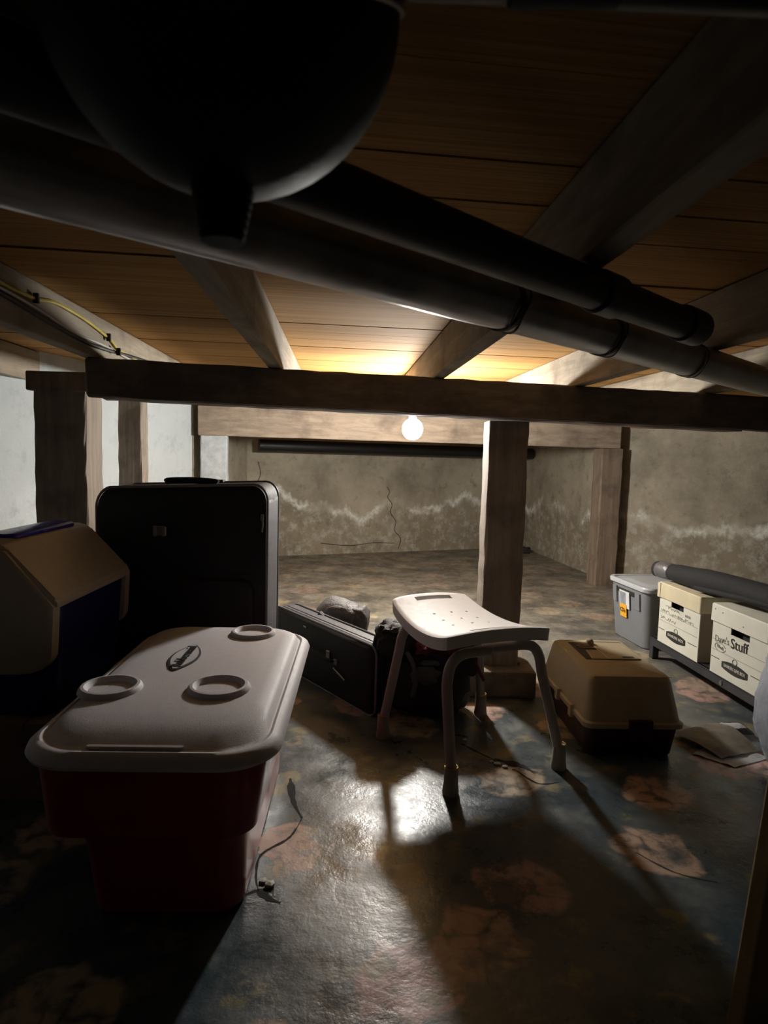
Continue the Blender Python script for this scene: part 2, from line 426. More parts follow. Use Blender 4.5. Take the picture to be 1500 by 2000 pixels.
# near beam: two plies
t = thing('beam', 'dark heavy timber beam crossing the picture in front of the bulb', 'beam', (0, 0, 0))
def bl(X): return Vector((X, 2.23+.25*X))
nrm = Vector((-.2425, .97))
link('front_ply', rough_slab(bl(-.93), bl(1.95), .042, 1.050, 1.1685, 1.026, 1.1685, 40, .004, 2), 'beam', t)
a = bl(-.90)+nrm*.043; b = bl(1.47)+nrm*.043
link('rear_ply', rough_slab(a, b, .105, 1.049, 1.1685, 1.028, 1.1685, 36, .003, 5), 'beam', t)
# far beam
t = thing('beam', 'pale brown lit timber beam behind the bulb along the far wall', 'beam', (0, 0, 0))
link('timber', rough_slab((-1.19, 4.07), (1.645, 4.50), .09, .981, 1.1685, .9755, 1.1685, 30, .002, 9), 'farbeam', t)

def post(name, label, x0, x1, y0, y1, z1, mat, rz=0, z0=0., group=None, amp=.004, seed=3):
    cx, cy = (x0+x1)/2, (y0+y1)/2; hx, hy = (x1-x0)/2, (y1-y0)/2
    rr_ = random.Random(seed); secs = []
    for i in range(19):
        z = z0+(z1-z0)*i/18
        s = rrect(0, 0, hx, hy, .008, z, 2)
        e = 0 if i in (0, 18) else amp
        secs.append([(p[0]+rr_.uniform(-e, e)*.7, p[1]+rr_.uniform(-e, e)*.7, p[2]) for p in s])
    t_ = thing(name, label, 'post', (cx, cy, 0), rz, group)
    link('shaft', loft(secs), mat, t_)
    return t_
# centre post on its footing block
pc = post('post', 'square timber post standing on a concrete block right of the stool', .385, .532, 2.40, 2.55, 1.0315, 'post', .0, .10)
link('footing_block', box(-.165, .128, -.155, .15, 0, .1, .01), 'block', pc)
link('cap_shim', box(-.075, .08, -.072, .075, .1, .112, .002, 1), 'plat', pc)
post('post', 'brown timber post under the right end of the far beam', 1.50, 1.655, 4.49, 4.63, .9745, 'farpost', .12, seed=8)
post('post', 'white painted post under the left end of the far beam', -1.185, -1.02, 4.10, 4.19, .980, 'white_post', .12, seed=12)
lp = post('post', 'thick dark timber post behind the blue cooler at left', -1.325, -1.13, 2.42, 2.57, 1.098, 'post', .02, seed=15, amp=.004)
link('cap_board', box(-.12, .24, -.085, .05, 1.098, 1.169, .004, 1), 'farpost', lp)
post('post', 'narrow dark post between the pale wall panels behind the suitcase', -1.30, -1.185, 3.12, 3.21, 1.169, 'post', .05, seed=17)

# floor cracks and chips
def crack(pts, w0=.006):
    bm = bmesh.new(); rr_ = random.Random(len(pts)); P = smoothpath([(x, y, 0) for x, y in pts], 5); L = []; R_ = []
    for i, p in enumerate(P):
        d = (P[min(i+1, len(P)-1)]-P[max(i-1, 0)]).normalized(); nn = Vector((-d.y, d.x, 0))
        ww = w0*(.25+.75*math.sin(math.pi*min(.97, max(.03, i/(len(P)-1)))))*rr_.uniform(.5, 1.5)
        L.append(bm.verts.new(p+nn*ww+Vector((0, 0, .0006)))); R_.append(bm.verts.new(p-nn*ww+Vector((0, 0, .0006))))
    for i in range(len(P)-1): bm.faces.new((L[i], L[i+1], R_[i+1], R_[i]))
    o = link('crack', bm, 'crack', fl)
crack([(.245, 1.995), (.267, 1.989), (.291, 1.979)], .005)
crack([(.258, 1.93), (.268, 1.923), (.302, 1.88), (.335, 1.843), (.36, 1.812)], .004)
crack([(.35, 1.835), (.385, 1.815), (.424, 1.794), (.45, 1.76)], .014)
crack([(.40, 1.77), (.446, 1.699), (.506, 1.708)], .004)
crack([(-.238, 1.69), (-.233, 1.663), (-.212, 1.57), (-.181, 1.499)], .008)
crack([(-.181, 1.499), (-.19, 1.45), (-.205, 1.41), (-.253, 1.351), (-.25, 1.28), (-.236, 1.234)], .003)
crack([(-.26, 1.22), (-.236, 1.234), (-.211, 1.212), (-.185, 1.20)], .008)
crack([(.60, 1.40), (.66, 1.33), (.74, 1.30)], .002)
rr = random.Random(11)
for n_, (x, y, s) in enumerate(((.352, 1.80, .011), (.372, 1.785, .009), (.337, 1.815, .007), (.275, 1.955, .008), (.395, 1.775, .006), (-.215, 1.25, .012), (-.232, 1.262, .009), (1.11, 2.42, .012))):
    tag(link('paint_chip', blob((0, 0, s*.35), (s, s*.8, s*.4), rr.random()*9, .2, 1), 'chip', None, False, (x, y, 0)),
        (['largest pale chip in the crack between the stool legs', 'pale chip just nearer than the largest one in the stool crack', 'pale chip at the left of the stool crack cluster', 'lone pale chip at the far crack under the stool', 'smallest pale chip at the right of the stool crack cluster', 'pale chip touching the red cooler base, the nearer one', 'pale chip beside the red cooler base, the farther one'][n_] if n_ < 7 else 'tiny pale chip lying before the low bench'), 'chip', 'loose chips beside the floor cracks')
tag(link('rubble_lump', blob((0, 0, .03), (.10, .05, .035), 4, .25, 3, 0), 'debris', None, True, (1.28, 5.95, 0)), 'dark lump of rubble in the far alcove corner', 'rubble')

# ------------------------------------------------------------------ ducts and pipes overhead
def dl(X, off=.84): return Vector((X, off+.935*X, 1.13))
t = thing('duct', 'long galvanised metal duct running diagonally under the joists', 'duct', (0, 0, 1.13))
def loc(p): return Vector(p)-Vector((0, 0, 1.13))
xs = [-1.3, -.5, .175, .40, .68, 1.75]
for i in range(5):
    A = dl(xs[i]); B = dl(xs[i+1]); d = (B-A).normalized()
    n = 14; P = [loc(A.lerp(B, j/n)) for j in range(n+1)]
    link('duct_section', tube(P, [.0375]*n+[.0362], 40), 'galv', t, True)
for X in (.175, .40, .68):
    A = dl(X); d = (dl(1)-dl(0)).normalized()
    link('seam_band', tube([loc(A-d*.006), loc(A-d*.004), loc(A+d*.004), loc(A+d*.006)], [.0375, .0392, .0392, .0375], 40), 'steel' if X == .68 else 'wire', t, True)
    x_ = d.cross(Vector((0, 0, 1))).normalized()
    for o_ in (.012, -.01):
        P = [loc(A+d*(o_+.008*math.sin(3*q)))+(x_*math.cos(q)+Vector((0, 0, 1))*math.sin(q))*.0388 for q in [2*math.pi*j/36 for j in range(36)]]
        link('tie_wire', tube(P, .0011, 6, closed=True), 'wire', t)
E_ = dl(1.75)
link('elbow', tube(smoothpath([loc(E_), loc(E_+d*.05), loc(E_+d*.09+Vector((0, 0, .04))), loc(E_+d*.1+Vector((0, 0, .168)))], 5), .0372, 32), 'galv', t, True)

t = thing('drain_pipe', 'slim black pipe running diagonally just above the metal duct', 'pipe', (0, 0, 1.13))
def pl2(X): return Vector((X, .66+.93*X, 1.137))
link('pipe', tube([loc(pl2(-1.0+.1*j)) for j in range(16)], .0265, 24), 'black_pipe', t, True)
d = (pl2(1)-pl2(0)).normalized()
link('end_coupling', tube([loc(pl2(.50)), loc(pl2(.502)), loc(pl2(.548)), loc(pl2(.55))], [.028, .031, .031, .026], 24), 'black_pipe', t, True)
link('coupling', tube([loc(pl2(.29)), loc(pl2(.292)), loc(pl2(.33)), loc(pl2(.332))], [.028, .0305, .0305, .028], 24), 'black_pipe', t, True)

# black vessel near the lens
vc = (-.097, .38, 1.145)
t = thing('tank', 'round black tank with a stubby ribbed nozzle hanging close overhead at top left', 'tank', vc)
R_ = .0985
link('shell', lathe([(R_*math.sin(a), -R_*math.cos(a)) for a in [math.pi*(.02+.96*i/26) for i in range(27)]], seg=56), 'iron', t, True)
link('neck', lathe([(.03, .09), (.03, .166)], seg=24), 'iron', t, True)
P = []
for j in range(48):
    q = 2*math.pi*j/48; P.append(Vector((math.cos(q)*.0995, math.sin(q)*.0995*.9, math.sin(q)*.0995*.43)))
link('rim_band', tube(P, .0022, 8, closed=True), 'steel', t, True)
prof = [(.021, -.088)]
for j in range(7):
    z = -.094-j*.0046; rr_ = .0185-.0009*j; prof += [(rr_, z), (rr_, z-.0028), (rr_-.0014, z-.003), (rr_-.0014, z-.0044)]
link('nozzle', lathe(prof+[(.012, -.127)], seg=28), 'iron', t, True)
link('side_pipe', tube([(.06, -.02, .012), (.9, .03, .03)], .0165, 20), 'black_pipe', t, True)
link('pipe_coupling', tube([(.155, -.017, .014), (.157, -.017, .014), (.215, -.0165, .016), (.217, -.0165, .016)], [.017, .0195, .0195, .017], 20), 'iron', t, True)

# pipe over the beam beside joist 3
t = thing('water_pipe', 'short metal pipe passing over the near beam beside the right joist', 'pipe', (0, 0, 0))
pp = [(.955+.008-.072*y, y, 1.218) for y in (4.9, 4, 3.2, 2.6, 2.15)]
link('pipe', tube(pp+[(.81, 2.08, 1.225), (.812, 2.05, 1.25), (.812, 2.05, 1.298)], .024, 18), 'galv', t, True)
link('clamp', tube([(.797, 2.34, 1.218), (.797, 2.335, 1.218), (.7975, 2.322, 1.218), (.7975, 2.317, 1.218)], [.024, .027, .027, .024], 18), 'wire', t, True)
t = tag(link('soil_pipe', tube([(-1.02, 5.18, .935), (1.4, 6.15, .93)], .05, 24), 'black_pipe', None, True), 'thick black horizontal pipe along the back wall under the far beam', 'pipe')

# cables on the left joist
def cable(name, pts, r_, mat, label, extra=None):
    o = link(name, tube(smoothpath(pts, 6), r_, 8), mat, None, True); return tag(o, label, 'cable')
ox = .006
cable('yellow_cable', [(x+ox, y, z) for x, y, z in [(-.76, .3, 1.262), (-.81, .9, 1.255), (-.862, 1.451, 1.25), (-.866, 1.519, 1.25), (-.873, 1.606, 1.253), (-.880, 1.704, 1.267), (-.886, 1.798, 1.268), (-.897, 1.941, 1.262), (-.909, 2.109, 1.243), (-.916, 2.205, 1.222), (-.935, 2.45, 1.215)]], .0045, 'cable_y', 'yellow cable stapled to the far left joist')
cable('black_cable', [(x+ox, y, z) for x, y, z in [(-.755, .3, 1.23), (-.80, .9, 1.226), (-.857, 1.40, 1.228), (-.876, 1.66, 1.212), (-.892, 1.90, 1.20), (-.905, 2.1, 1.205), (-.919, 2.256, 1.215), (-.941, 2.555, 1.228), (-.965, 2.95, 1.235)]], .006, 'cable_b', 'black cable sagging along the far left joist')
cable('white_cable', [(x+ox, y, z) for x, y, z in [(-.755, .3, 1.245), (-.80, .9, 1.24), (-.857, 1.42, 1.238), (-.874, 1.64, 1.228), (-.888, 1.82, 1.212), (-.905, 2.08, 1.213), (-.935, 2.45, 1.20)]], .0038, 'cable_w', 'thin pale cable between the yellow and black ones on the left joist')
for (x, y, z) in ((-.8695, 1.60, 1.253), (-.9035, 2.09, 1.245), (-.897, 2.15, 1.209)):
    tag(link('cable_clip', box(-.004, .010, -.004, .004, -.012, .012, .001, 1), 'cable_b', None, False, (x+.004, y, z)), {1.60: 'nearest small black clip holding yellow cable to left joist', 2.09: 'far black clip holding yellow cable close to the beam', 2.15: 'small clip holding the black cable close to the beam'}[y], 'clip', 'cable clips on the far left joist')

# ------------------------------------------------------------------ bulb
t = thing('hanging_lamp', 'bare glowing light bulb in a black socket on a short cord', 'lamp', tuple(BULB))
prof = [(.002, -.052)]
for j in range(1, 19):
    a = math.pi*j/21; prof.append((.05*math.sin(a), -.052*math.cos(a)))
prof += [(.0165, .052), (.0145, .06)]
link('bulb', lathe(prof, seg=28), 'bulb', t, True)
link('socket', lathe([(.017, .056), (.0195, .060), (.0195, .098), (.012, .108)], seg=24), 'cable_b', t, True)
link('cord', tube([(0, 0, .1), (.002, .001, .12), (.0, .0, .1505)], .003, 8), 'cable_b', t, True)

# ------------------------------------------------------------------ red cooler
t = thing('cooler', 'red ice chest with light grey lid and three cup rings, nearest at left', 'cooler', (-.425, 1.465, 0), .035)
S = []
for z, hx, hy, cx, cy, rad in ((0, .138, .300, .012, .0, .05), (.006, .146, .308, .012, .0, .055), (.09, .152, .317, .01, 0, .055), (.165, .159, .325, .008, 0, .055),
                              (.172, .163, .329, .007, 0, .058), (.18, .198, .345, -.012, 0, .06), (.26, .206, .36, -.008, 0, .065), (.335, .213, .372, -.004, 0, .07), (.343, .213, .372, -.004, 0, .07)):
    S.append(rrect(cx, cy, hx, hy, rad, z, 8))
link('body', loft(S), 'red', t, True)
S = []
def lidsec(z, ins, ny=0., fy=0.):
    hy = (.405-ins - (ny+fy)/2); cy = (ny-fy)/2
    return rrect(0, cy, .232-ins, hy, .105-ins*.6, z, 12)
for z, ins, ny in ((.338, .012, 0), (.339, .0, 0), (.346, -.003, 0), (.356, .001, 0), (.363, .010, 0), (.366, .018, .0)):
    S.append(lidsec(z, ins, ny))
for z, ins, ny in ((.362, .024, .006), (.365, .028, .012), (.376, .034, .035), (.382, .045, .062), (.385, .07, .08), (.386, .12, .08), (.386, .17, .06)):
    S.append(lidsec(z, ins, ny))
lid = link('lid', loft(S), 'lid', t, True)
def ring(x, y, R1=.068):
    prof = [(R1, -.003), (R1-.002, .004), (R1-.007, .0095), (R1-.013, .010), (R1-.018, .005), (R1-.021, -.001), (R1-.03, -.0015), (.012, -.0015)]
    prof = [(a_, b_+.002) for a_, b_ in prof]
    return link('cup_ring', lathe(prof, (x, y, .3845), 44), 'lid', t, True)
ring(-.150, -.142, .066); ring(.076, -.132, .068); ring(.078, .288, .064)
# front lip groove, its shade put in as a darker grey strip
link('grip_slot_shade', loft([rrect(-.02, -.368, .085*q, .004, .004, z, 6) for q, z in ((1, .362), (1, .3685))]), 'stoolleg', t, True)
# badge: a lens shaped frame with raised maker's name
def lens(w_, h_, z, n=14, cut=.12):
    pts = []
    for i in range(n+1):
        a = -1+2*i/n; pts.append((h_*(1-a*a*.86)*.5, a*w_/2, z))
    for i in range(n+1):
        a = 1-2*i/n; pts.append((-h_*(1-a*a*.86)*.5, a*w_/2, z))
    return pts
def shift(pts, dx, dy): return [(p[0]+dx, p[1]+dy, p[2]) for p in pts]
bx_, by_ = -.052, .07
b0 = link('badge', loft([shift(lens(.19, .07, .385), bx_, by_), shift(lens(.19, .07, .3888), bx_, by_)]), 'logodark', t)
link('badge_face', loft([shift(lens(.178, .058, .387), bx_, by_), shift(lens(.178, .058, .3900), bx_, by_)]), 'lidlogo', b0)
text(b0, 'lettering', 'Rubbermaid', .036, (bx_, by_, .3906), (0, 1, 0), (-1, 0, 0), 'logodark', .0009, fit=.155)

# ------------------------------------------------------------------ blue cooler on a low plank box
t = thing('crate', 'low brown wooden crate under the blue cooler at the left edge', 'crate', (-.994, 1.786, 0))
t.scale = (.9, .9, 1)
for i in range(4):
    link('plank', box(-.24+i*.12+.003, -.24+(i+1)*.12-.003, -.27, .27, .184, .203, .002, 1), 'plat', t)
for y in (-.27, 0, .24):
    link('runner', box(-.24, .24, y, y+.03, 0, .184, .002, 1), 'plat', t)
t = thing('cooler', 'blue cooler with cream tent shaped lid and side arms, at left edge', 'cooler', (-.994, 1.786, .204), 0)
t.scale = (.88, .88, .88)
link('body', loft([rrect(0, 0, hx, hy, .05, z, 6) for z, hx, hy in ((0, .175, .225), (.01, .182, .232), (.20, .198, .246), (.335, .206, .252))]), 'blue', t, True)
secs = []
for y in (-.262, -.256, .256, .262):
    e = .008 if abs(y) > .26 else 0
    secs.append([(-.215+e, y, .325+e), (.215-e, y, .325+e), (.215-e, y, .352-e), (.075-e, y, .498-e), (.045, y, .512-e), (-.045, y, .512-e), (-.075+e, y, .498-e), (-.215+e, y, .352-e)])
bm = loft(secs); bmesh.ops.bevel(bm, geom=[e for e in bm.edges if abs(e.verts[0].co.y-e.verts[1].co.y) > .4], offset=.008, segments=3, affect='EDGES')
link('lid', bm, 'cream', t, True)
link('latch_button', loft([rrect(0, .02, hx, .19, .03, z, 5) for hx, z in ((.05, .511), (.05, .518), (.04, .524))]), 'blue_b', t, True)
for s in (-1, 1):
    pts = []
    for i in range(13):
        a = math.pi*i/12; ca = math.copysign(abs(math.cos(a))**.5, math.cos(a)); sa = abs(math.sin(a))**.55
        pts.append((.205*ca, .24-.105*sa))
    pts += [(-.21, .335), (-.075, .49), (.075, .49), (.21, .335)]
    y0 = s*.232; y1 = s*.276
    link('side_arm', loft([[(x, y0, z) for x, z in pts], [(x, y1-s*.006, z) for x, z in pts], [(x*.96, y1, .3+(z-.3)*.96) for x, z in pts]]), 'cream', t, True)
    bmb = tube([(0, s*.27, .28), (0, s*.286, .28)], .022, 24)
    link('pivot', bmb, 'cream', t, True)

# ------------------------------------------------------------------ standing suitcase
t = thing('suitcase', 'large black upright suitcase with grey piping behind the red cooler', 'suitcase', (-.652, 2.05, 0), .01)
t.scale = (.87, .95, 1.023)
def sc_out(y, ins, n=7):
    hx, hz = .3155-ins, .365-ins; out = []
    for (x, z, _) in rrect(0, 0, hx, hz, .05-ins*.4, 0, n):
        zz = z+.385+.018
        if z > 0: zz -= .032*max(0, (-x-.12)/.20)**1.5
        out.append((x, y, zz))
    return out
link('shell', loft([sc_out(0.0, .014), sc_out(.006, .004), sc_out(.02, 0), sc_out(.13, -.003), sc_out(.225, 0), sc_out(.24, .004), sc_out(.246, .014)]), 'cloth', t, True)
for y in (.008, .238):
    P = [Vector((p[0], y, p[2])) for p in sc_out(y, -.0015)]
    link('piping', tube(P, .0045, 8, closed=True), 'piping', t, True)
link('lit_side_panel', loft([[(p[0], p[1]*1, p[2]) for p in [(.3175, y, z) for y, z in ((.02, .06), (.226, .06), (.226, .72), (.02, .72))]], [(.3185, y, z) for y, z in ((.026, .07), (.22, .07), (.22, .71), (.026, .71))]]), 'sheen', t)  # lit side of the shell painted as a lighter panel
link('front_pocket', loft([[(x, y, z) for (x, z, _) in [(p[0], p[1]+.27, 0) for p in rrect(0, 0, hx, hz, .04, 0, 5)]] for y, hx, hz in ((.004, .275, .20), (-.016, .268, .193), (-.022, .25, .175))]), 'cloth', t, True)
link('pocket_zip', tube([(-.26, .0, .485), (.26, .0, .485)], .0035, 6), 'cloth', t)
link('top_handle', tube(smoothpath([(-.10, .12, .765), (-.085, .12, .770), (0, .12, .773), (.085, .12, .770), (.10, .12, .765)], 4), .011, 10), 'cloth', t, True)
hb = link('pull_bar', box(-.08, .10, .20, .235, .765, .773, .003), 'cloth', t)
bd = link('badge', box(-.103, -.055, -.008, .001, .60, .632, .003, 1), 'steel', t)
for x in (-.098, -.069):
    link('badge_wing', hexa([(x, -.011, .597), (x+.011, -.011, .602), (x+.011, -.008, .602), (x, -.008, .597), (x, -.011, .635), (x+.011, -.011, .630), (x+.011, -.008, .630), (x, -.008, .635)]), 'piping', bd)
zp = link('zip_pull', tube([(.300, -.004, .665), (.303, -.010, .645), (.300, -.010, .622)], .0035, 8), 'steel', t, True)
link('zip_slider', box(.294, .306, -.010, .002, .658, .678, .002, 1), 'steel', t)
for x in (-.26, .26):
    for y in (.05, .20):
        link('wheel', tube([(x-.012, y, .022), (x+.012, y, .022)], .022, 18), 'cable_b', t, True)

# ------------------------------------------------------------------ lying soft case
A = Vector((-.455, 2.66, 0)); B = Vector((-.022, 2.10, 0)); d = (B-A); L = d.length; rz = math.atan2(d.y, d.x)
t = thing('carry_case', 'black soft carry case standing on its long edge beside the suitcase', 'case', (A.x, A.y, 0), rz)
def cs(y, ins, z0=.0):
    return [(L/2+p[0], y, .123+p[1]+z0) for p in rrect(0, 0, L/2-ins, .122-ins, .035, 0, 6)]
link('shell', loft([cs(0, .012), cs(.008, .003), cs(.02, 0), cs(.085, 0), cs(.10, .003), cs(.108, .012)]), 'cloth', t, True)
for y in (.012, .098):
    link('piping', tube([Vector((p[0], y, p[2])) for p in cs(y, -.001)], .004, 8, closed=True), 'piping', t, True)
link('zip', tube([(.04, .045, .2462), (L-.04, .045, .2462)], .003, 6), 'sheen', t)
link('zip_strip', box(.04, L-.04, .03, .085, .2445, .2462), 'sheen', t)
link('buckle', box(.42, .445, -.006, .004, .135, .165, .002, 1), 'steel', t)
link('buckle', box(.47, .492, -.006, .004, .125, .145, .002, 1), 'piping', t)
link('zip_pull', tube([(.47, -.002, .11), (.51, -.006, .10), (.545, -.004, .085)], .0035, 8), 'steel', t, True)
link('carry_handle', tube(smoothpath([(.25, -.002, .15), (.26, -.02, .155), (.36, -.024, .15), (.46, -.02, .14), (.47, -.002, .135)], 4), .006, 8), 'cloth', t, True)
link('side_glint_tab', box(.25, .275, -.004, .003, .212, .218, .001, 1), 'steel', t)

# grey bag behind the case
t = thing('soft_bag', 'slumped grey nylon bag behind the carry case', 'bag', (-.17, 2.62, 0), -.2)
link('body', blob((0, 0, .14), (.115, .09, .15), 3, .07, 4, .001, 1.3, .08), 'greycloth', t, True)
link('flap', blob((.02, -.05, .19), (.08, .04, .09), 7, .08, 4, None, 1.5, .08), 'greycloth', t, True)
link('strap', tube(smoothpath([(-.06, -.10, .25), (.02, -.125, .19), (.08, -.12, .12), (.13, -.10, .03)], 5), .012, 8), 'sheen', t, True)
link('end_pocket', blob((.085, -.03, .215), (.045, .055, .06), 12, .08, 4, None, 1.5, .1), 'greycloth', t, True)

# black bag with maroon cloth
t = thing('duffel_bag', 'bulging black duffel bag with maroon cloth on top, behind the stool', 'bag', (.165, 2.205, 0), .05)
link('body', blob((.0, 0, .115), (.16, .105, .125), 21, .06, 4, .001, 1.5, .14), 'cloth2', t, True)
link('end_pocket', blob((-.115, -.03, .255), (.075, .07, .068), 5, .10, 4, None, 2, .25), 'cloth2', t, True)
link('side_flap', blob((.06, -.06, .20), (.11, .055, .06), 15, .12, 4, None, 2, .25), 'cloth2', t, True)
link('maroon_lining', blob((.045, -.035, .250), (.10, .085, .030), 9, .10, 4, None, 2.6, .35), 'redcloth', t, True)
link('maroon_strap', tube(smoothpath([(-.03, -.07, .275), (.03, -.09, .268), (.09, -.10, .245), (.15, -.09, .20), (.19, -.07, .13)], 5), .0065, 8), 'redcloth', t, True)
link('buckle', blob((-.02, -.128, .165), (.045, .012, .028), 2, .2, 3, None, 2, .2), 'greycloth', t, True)
link('buckle_tab', blob((.0, -.118, .205), (.032, .012, .01), 6, .2, 2), 'sheen', t, True)
link('strap_loop', tube(smoothpath([(-.08, -.10, .235), (-.06, -.12, .20), (-.05, -.128, .15), (-.06, -.125, .09)], 5), .008, 8), 'sheen', t, True)

# ------------------------------------------------------------------ shower stool
t = thing('shower_stool', 'white plastic shower stool with perforated seat standing mid floor', 'stool', (.25, 1.91, 0), .379)
nx, ny = 40, 56
def seatpt(u_, v_, z):
    e = .22
    # square to rounded rectangle
    x = u_*math.sqrt(1-.11*v_*v_*abs(v_)*0-.0); y = v_
    k_ = max(abs(u_), abs(v_)); m_ = min(abs(u_), abs(v_))
    s = 1-.045*(m_**8)
    x *= s; y *= s
    hw = .157-.014*y
    X = x*hw; Y = .013+y*.232
    sad = .034*y*y - .012*x*x + .006
    return Vector((X, Y, z+sad))
bm = bmesh.new(); top = {}; bot = {}
for i in range(nx+1):
    for j in range(ny+1):
        u_ = -1+2*i/nx; v_ = -1+2*j/ny
        edge = max(abs(u_), abs(v_)); ez = .004 if edge > .99 else 0
        top[i, j] = bm.verts.new(seatpt(u_*(1-(.0 if edge < .99 else .0)), v_, .396-ez)); bot[i, j] = bm.verts.new(seatpt(u_*.985, v_*.985, .357 if edge > .93 else .384))
def hole(i, j):
    u_ = -1+2*(i+.5)/nx; v_ = -1+2*(j+.5)/ny
    x, y = u_*.157, v_*.232
    for yc in (.196, -.196):
        if abs(y-yc) < .0125 and abs(x) < .07: return True
    return False
holes = [(-.06, -.06), (0, -.06), (.06, -.06), (-.06, 0.0), (.0, .0), (.06, 0), (-.06, .07), (.0, .07), (.06, .07)]
H = set()
for hx_, hy_ in holes:
    H.add((int((hx_/.157+1)/2*nx), int((hy_/.232+1)/2*ny)))
kill = {(i, j) for i in range(nx) for j in range(ny) if hole(i, j)} | H
for i in range(nx):
    for j in range(ny):
        if (i, j) in kill: continue
        bm.faces.new((top[i, j], top[i+1, j], top[i+1, j+1], top[i, j+1]))
        bm.faces.new((bot[i, j], bot[i, j+1], bot[i+1, j+1], bot[i+1, j]))
        for (di, dj, a_, b_) in ((-1, 0, (0, 0), (0, 1)), (1, 0, (1, 1), (1, 0)), (0, -1, (1, 0), (0, 0)), (0, 1, (0, 1), (1, 1))):
            q = (i+di, j+dj)
            if q in kill or not (0 <= q[0] < nx and 0 <= q[1] < ny):
                P0 = (i+a_[0], j+a_[1]); P1 = (i+b_[0], j+b_[1])
                bm.faces.new((top[P0], top[P1], bot[P1], bot[P0]))
link('seat', bm, 'stool', t, True)
# shallow rib panels on the seat
feet = [(-.198, .135), (-.151, -.238), (.2145, -.2135), (.193, .198)]
for fx, fy in feet:
    sx = 1 if fx > 0 else -1; sy = 1 if fy > 0 else -1
    yt = fy*.86; xt = sx*.158
    path = smoothpath([(sx*.03, yt, .370), (sx*.095, yt, .370), (sx*.130, yt, .359), (sx*.150, yt, .330), (xt, yt+(fy-yt)*.12, .285)], 6)
    e0 = path[-1]; foot = Vector((fx, fy, .05)); path += [e0.lerp(foot, q/5) for q in range(1, 6)]
    lg = link('leg', tube(path, [.0148]*len(path), 16), 'stoolleg', t, True)
    link('tip', lathe([(.0165, .072), (.0185, .066), (.0195, .03), (.0225, .006), (.0215, 0)], (fx, fy, 0), 20), 'rubber', lg, True)
    link('ferrule', tube([(fx+math.cos(q)*.0168, fy+math.sin(q)*.0168, .0745) for q in [2*math.pi*j/20 for j in range(20)]], .0021, 6, closed=True), 'brass', lg, True)
for sy in (-1, 1):
    link('cross_tube', tube([(-.05, sy*.19, .372), (.05, sy*.19, .372)], .0146, 14), 'stoolleg', t, True)

# ------------------------------------------------------------------ pet carrier
t = thing('pet_carrier', 'tan and dark maroon plastic pet carrier on the floor right of the stool', 'pet carrier', (.77, 1.862, 0), .035)
HX = .146
link('base', loft([rrect(0, .235, hx, hy, .03, z, 5) for z, hx, hy in ((0, .128, .215), (.008, .134, .222), (.09, .142, .236), (.105, .144, .238))]), 'maroon', t, True)
S = [rrect(0, .235, hx, hy, rad, z, 6) for z, hx, hy, rad in ((.098, .153, .247, .025), (.112, .154, .248, .025), (.116, .147, .24, .03), (.122, .146, .239, .03), (.225, .129, .205, .025), (.236, .125, .198, .022), (.2405, .118, .19, .02))]
top_ = link('top_shell', loft(S), 'tan', t, True)
link('ridge_line', box(-.115, .125, .0395, .042, .2395, .2412, .0005, 1), 'tan', t)
# dark panel for the handle recess, and sliding door
link('vent_shade_panel', box(-.082, .01, .20, .395, .2395, .2412), 'ink_shade', t)  # flat black panel, the recess's shade put into its colour
for q in range(3):
    link('vent_bar', box(-.065, .0, .325+.024*q, .334+.024*q, .241, .2435, .001, 1), 'tan', t)
link('recess_floor', hexa([(-.06, .21, .2412), (.0, .21, .2412), (-.01, .30, .2412), (-.05, .30, .2412), (-.055, .215, .2425), (-.002, .215, .2425), (-.012, .295, .2445), (-.048, .295, .2445)]), 'tan', t)
dr = link('door_flap', box(-.008, .102, .20, .385, .2405, .2455, .002, 1), 'tan', t)
link('knob', blob((-.012, .365, .252), (.012, .012, .012), 3, .1, 2), 'tan', t, True)
link('latch_slot_shade', box(.045, .082, .208, .222, .2450, .2462), 'ink_shade', t)  # shade inside the slot painted as a flat black strip
link('hinge_line', box(.012, .104, .383, .392, .2405, .2448), 'ink_shade', t)
link('front_latch', box(-.02, .05, -.022, -.005, .062, .125, .004), 'maroon', t)
link('side_latch', box(-.162, -.15, .10, .125, .085, .125, .003), 'tan', t)
link('side_latch', box(-.162, -.15, .24, .265, .085, .125, .003), 'tan', t)

# ------------------------------------------------------------------ grey bin
t = thing('storage_bin', 'grey plastic storage tote with lighter lid and orange note, by the far right wall', 'storage bin', (1.205, 3.285, 0), math.atan2(-.989, .149))
W_, D_ = .325, .47
S = [rrect(W_/2, D_/2, W_/2-i_, D_/2-i_, .04, z, 6) for z, i_ in ((0, .012), (.006, .006), (.28, -.014), (.285, -.015))]
link('body', loft(S), 'bin', t, True)
S = [rrect(W_/2, D_/2, W_/2+i_, D_/2+i_, .05, z, 8) for z, i_ in ((.28, .016), (.28, .026), (.295, .028), (.303, .024), (.303, .012), (.296, .006), (.296, -.02), (.301, -.03), (.301, -.06))]
link('lid', loft(S), 'binlid', t, True)
link('handle_shade_strip', box(.065, .24, -.016, -.008, .235, .258, .003, 1), 'ink_shade', t)  # raised black strip, shade of the grip recess put into colour
for x0_, x1_ in ((.03, .065), (.24, .28)):
    link('rib', hexa([(x0_, -.014, .18), (x1_, -.014, .18), (x1_, -.004, .18), (x0_, -.004, .18), (x0_, -.021, .262), (x1_, -.021, .262), (x1_, -.01, .262), (x0_, -.01, .262)]), 'bin', t)
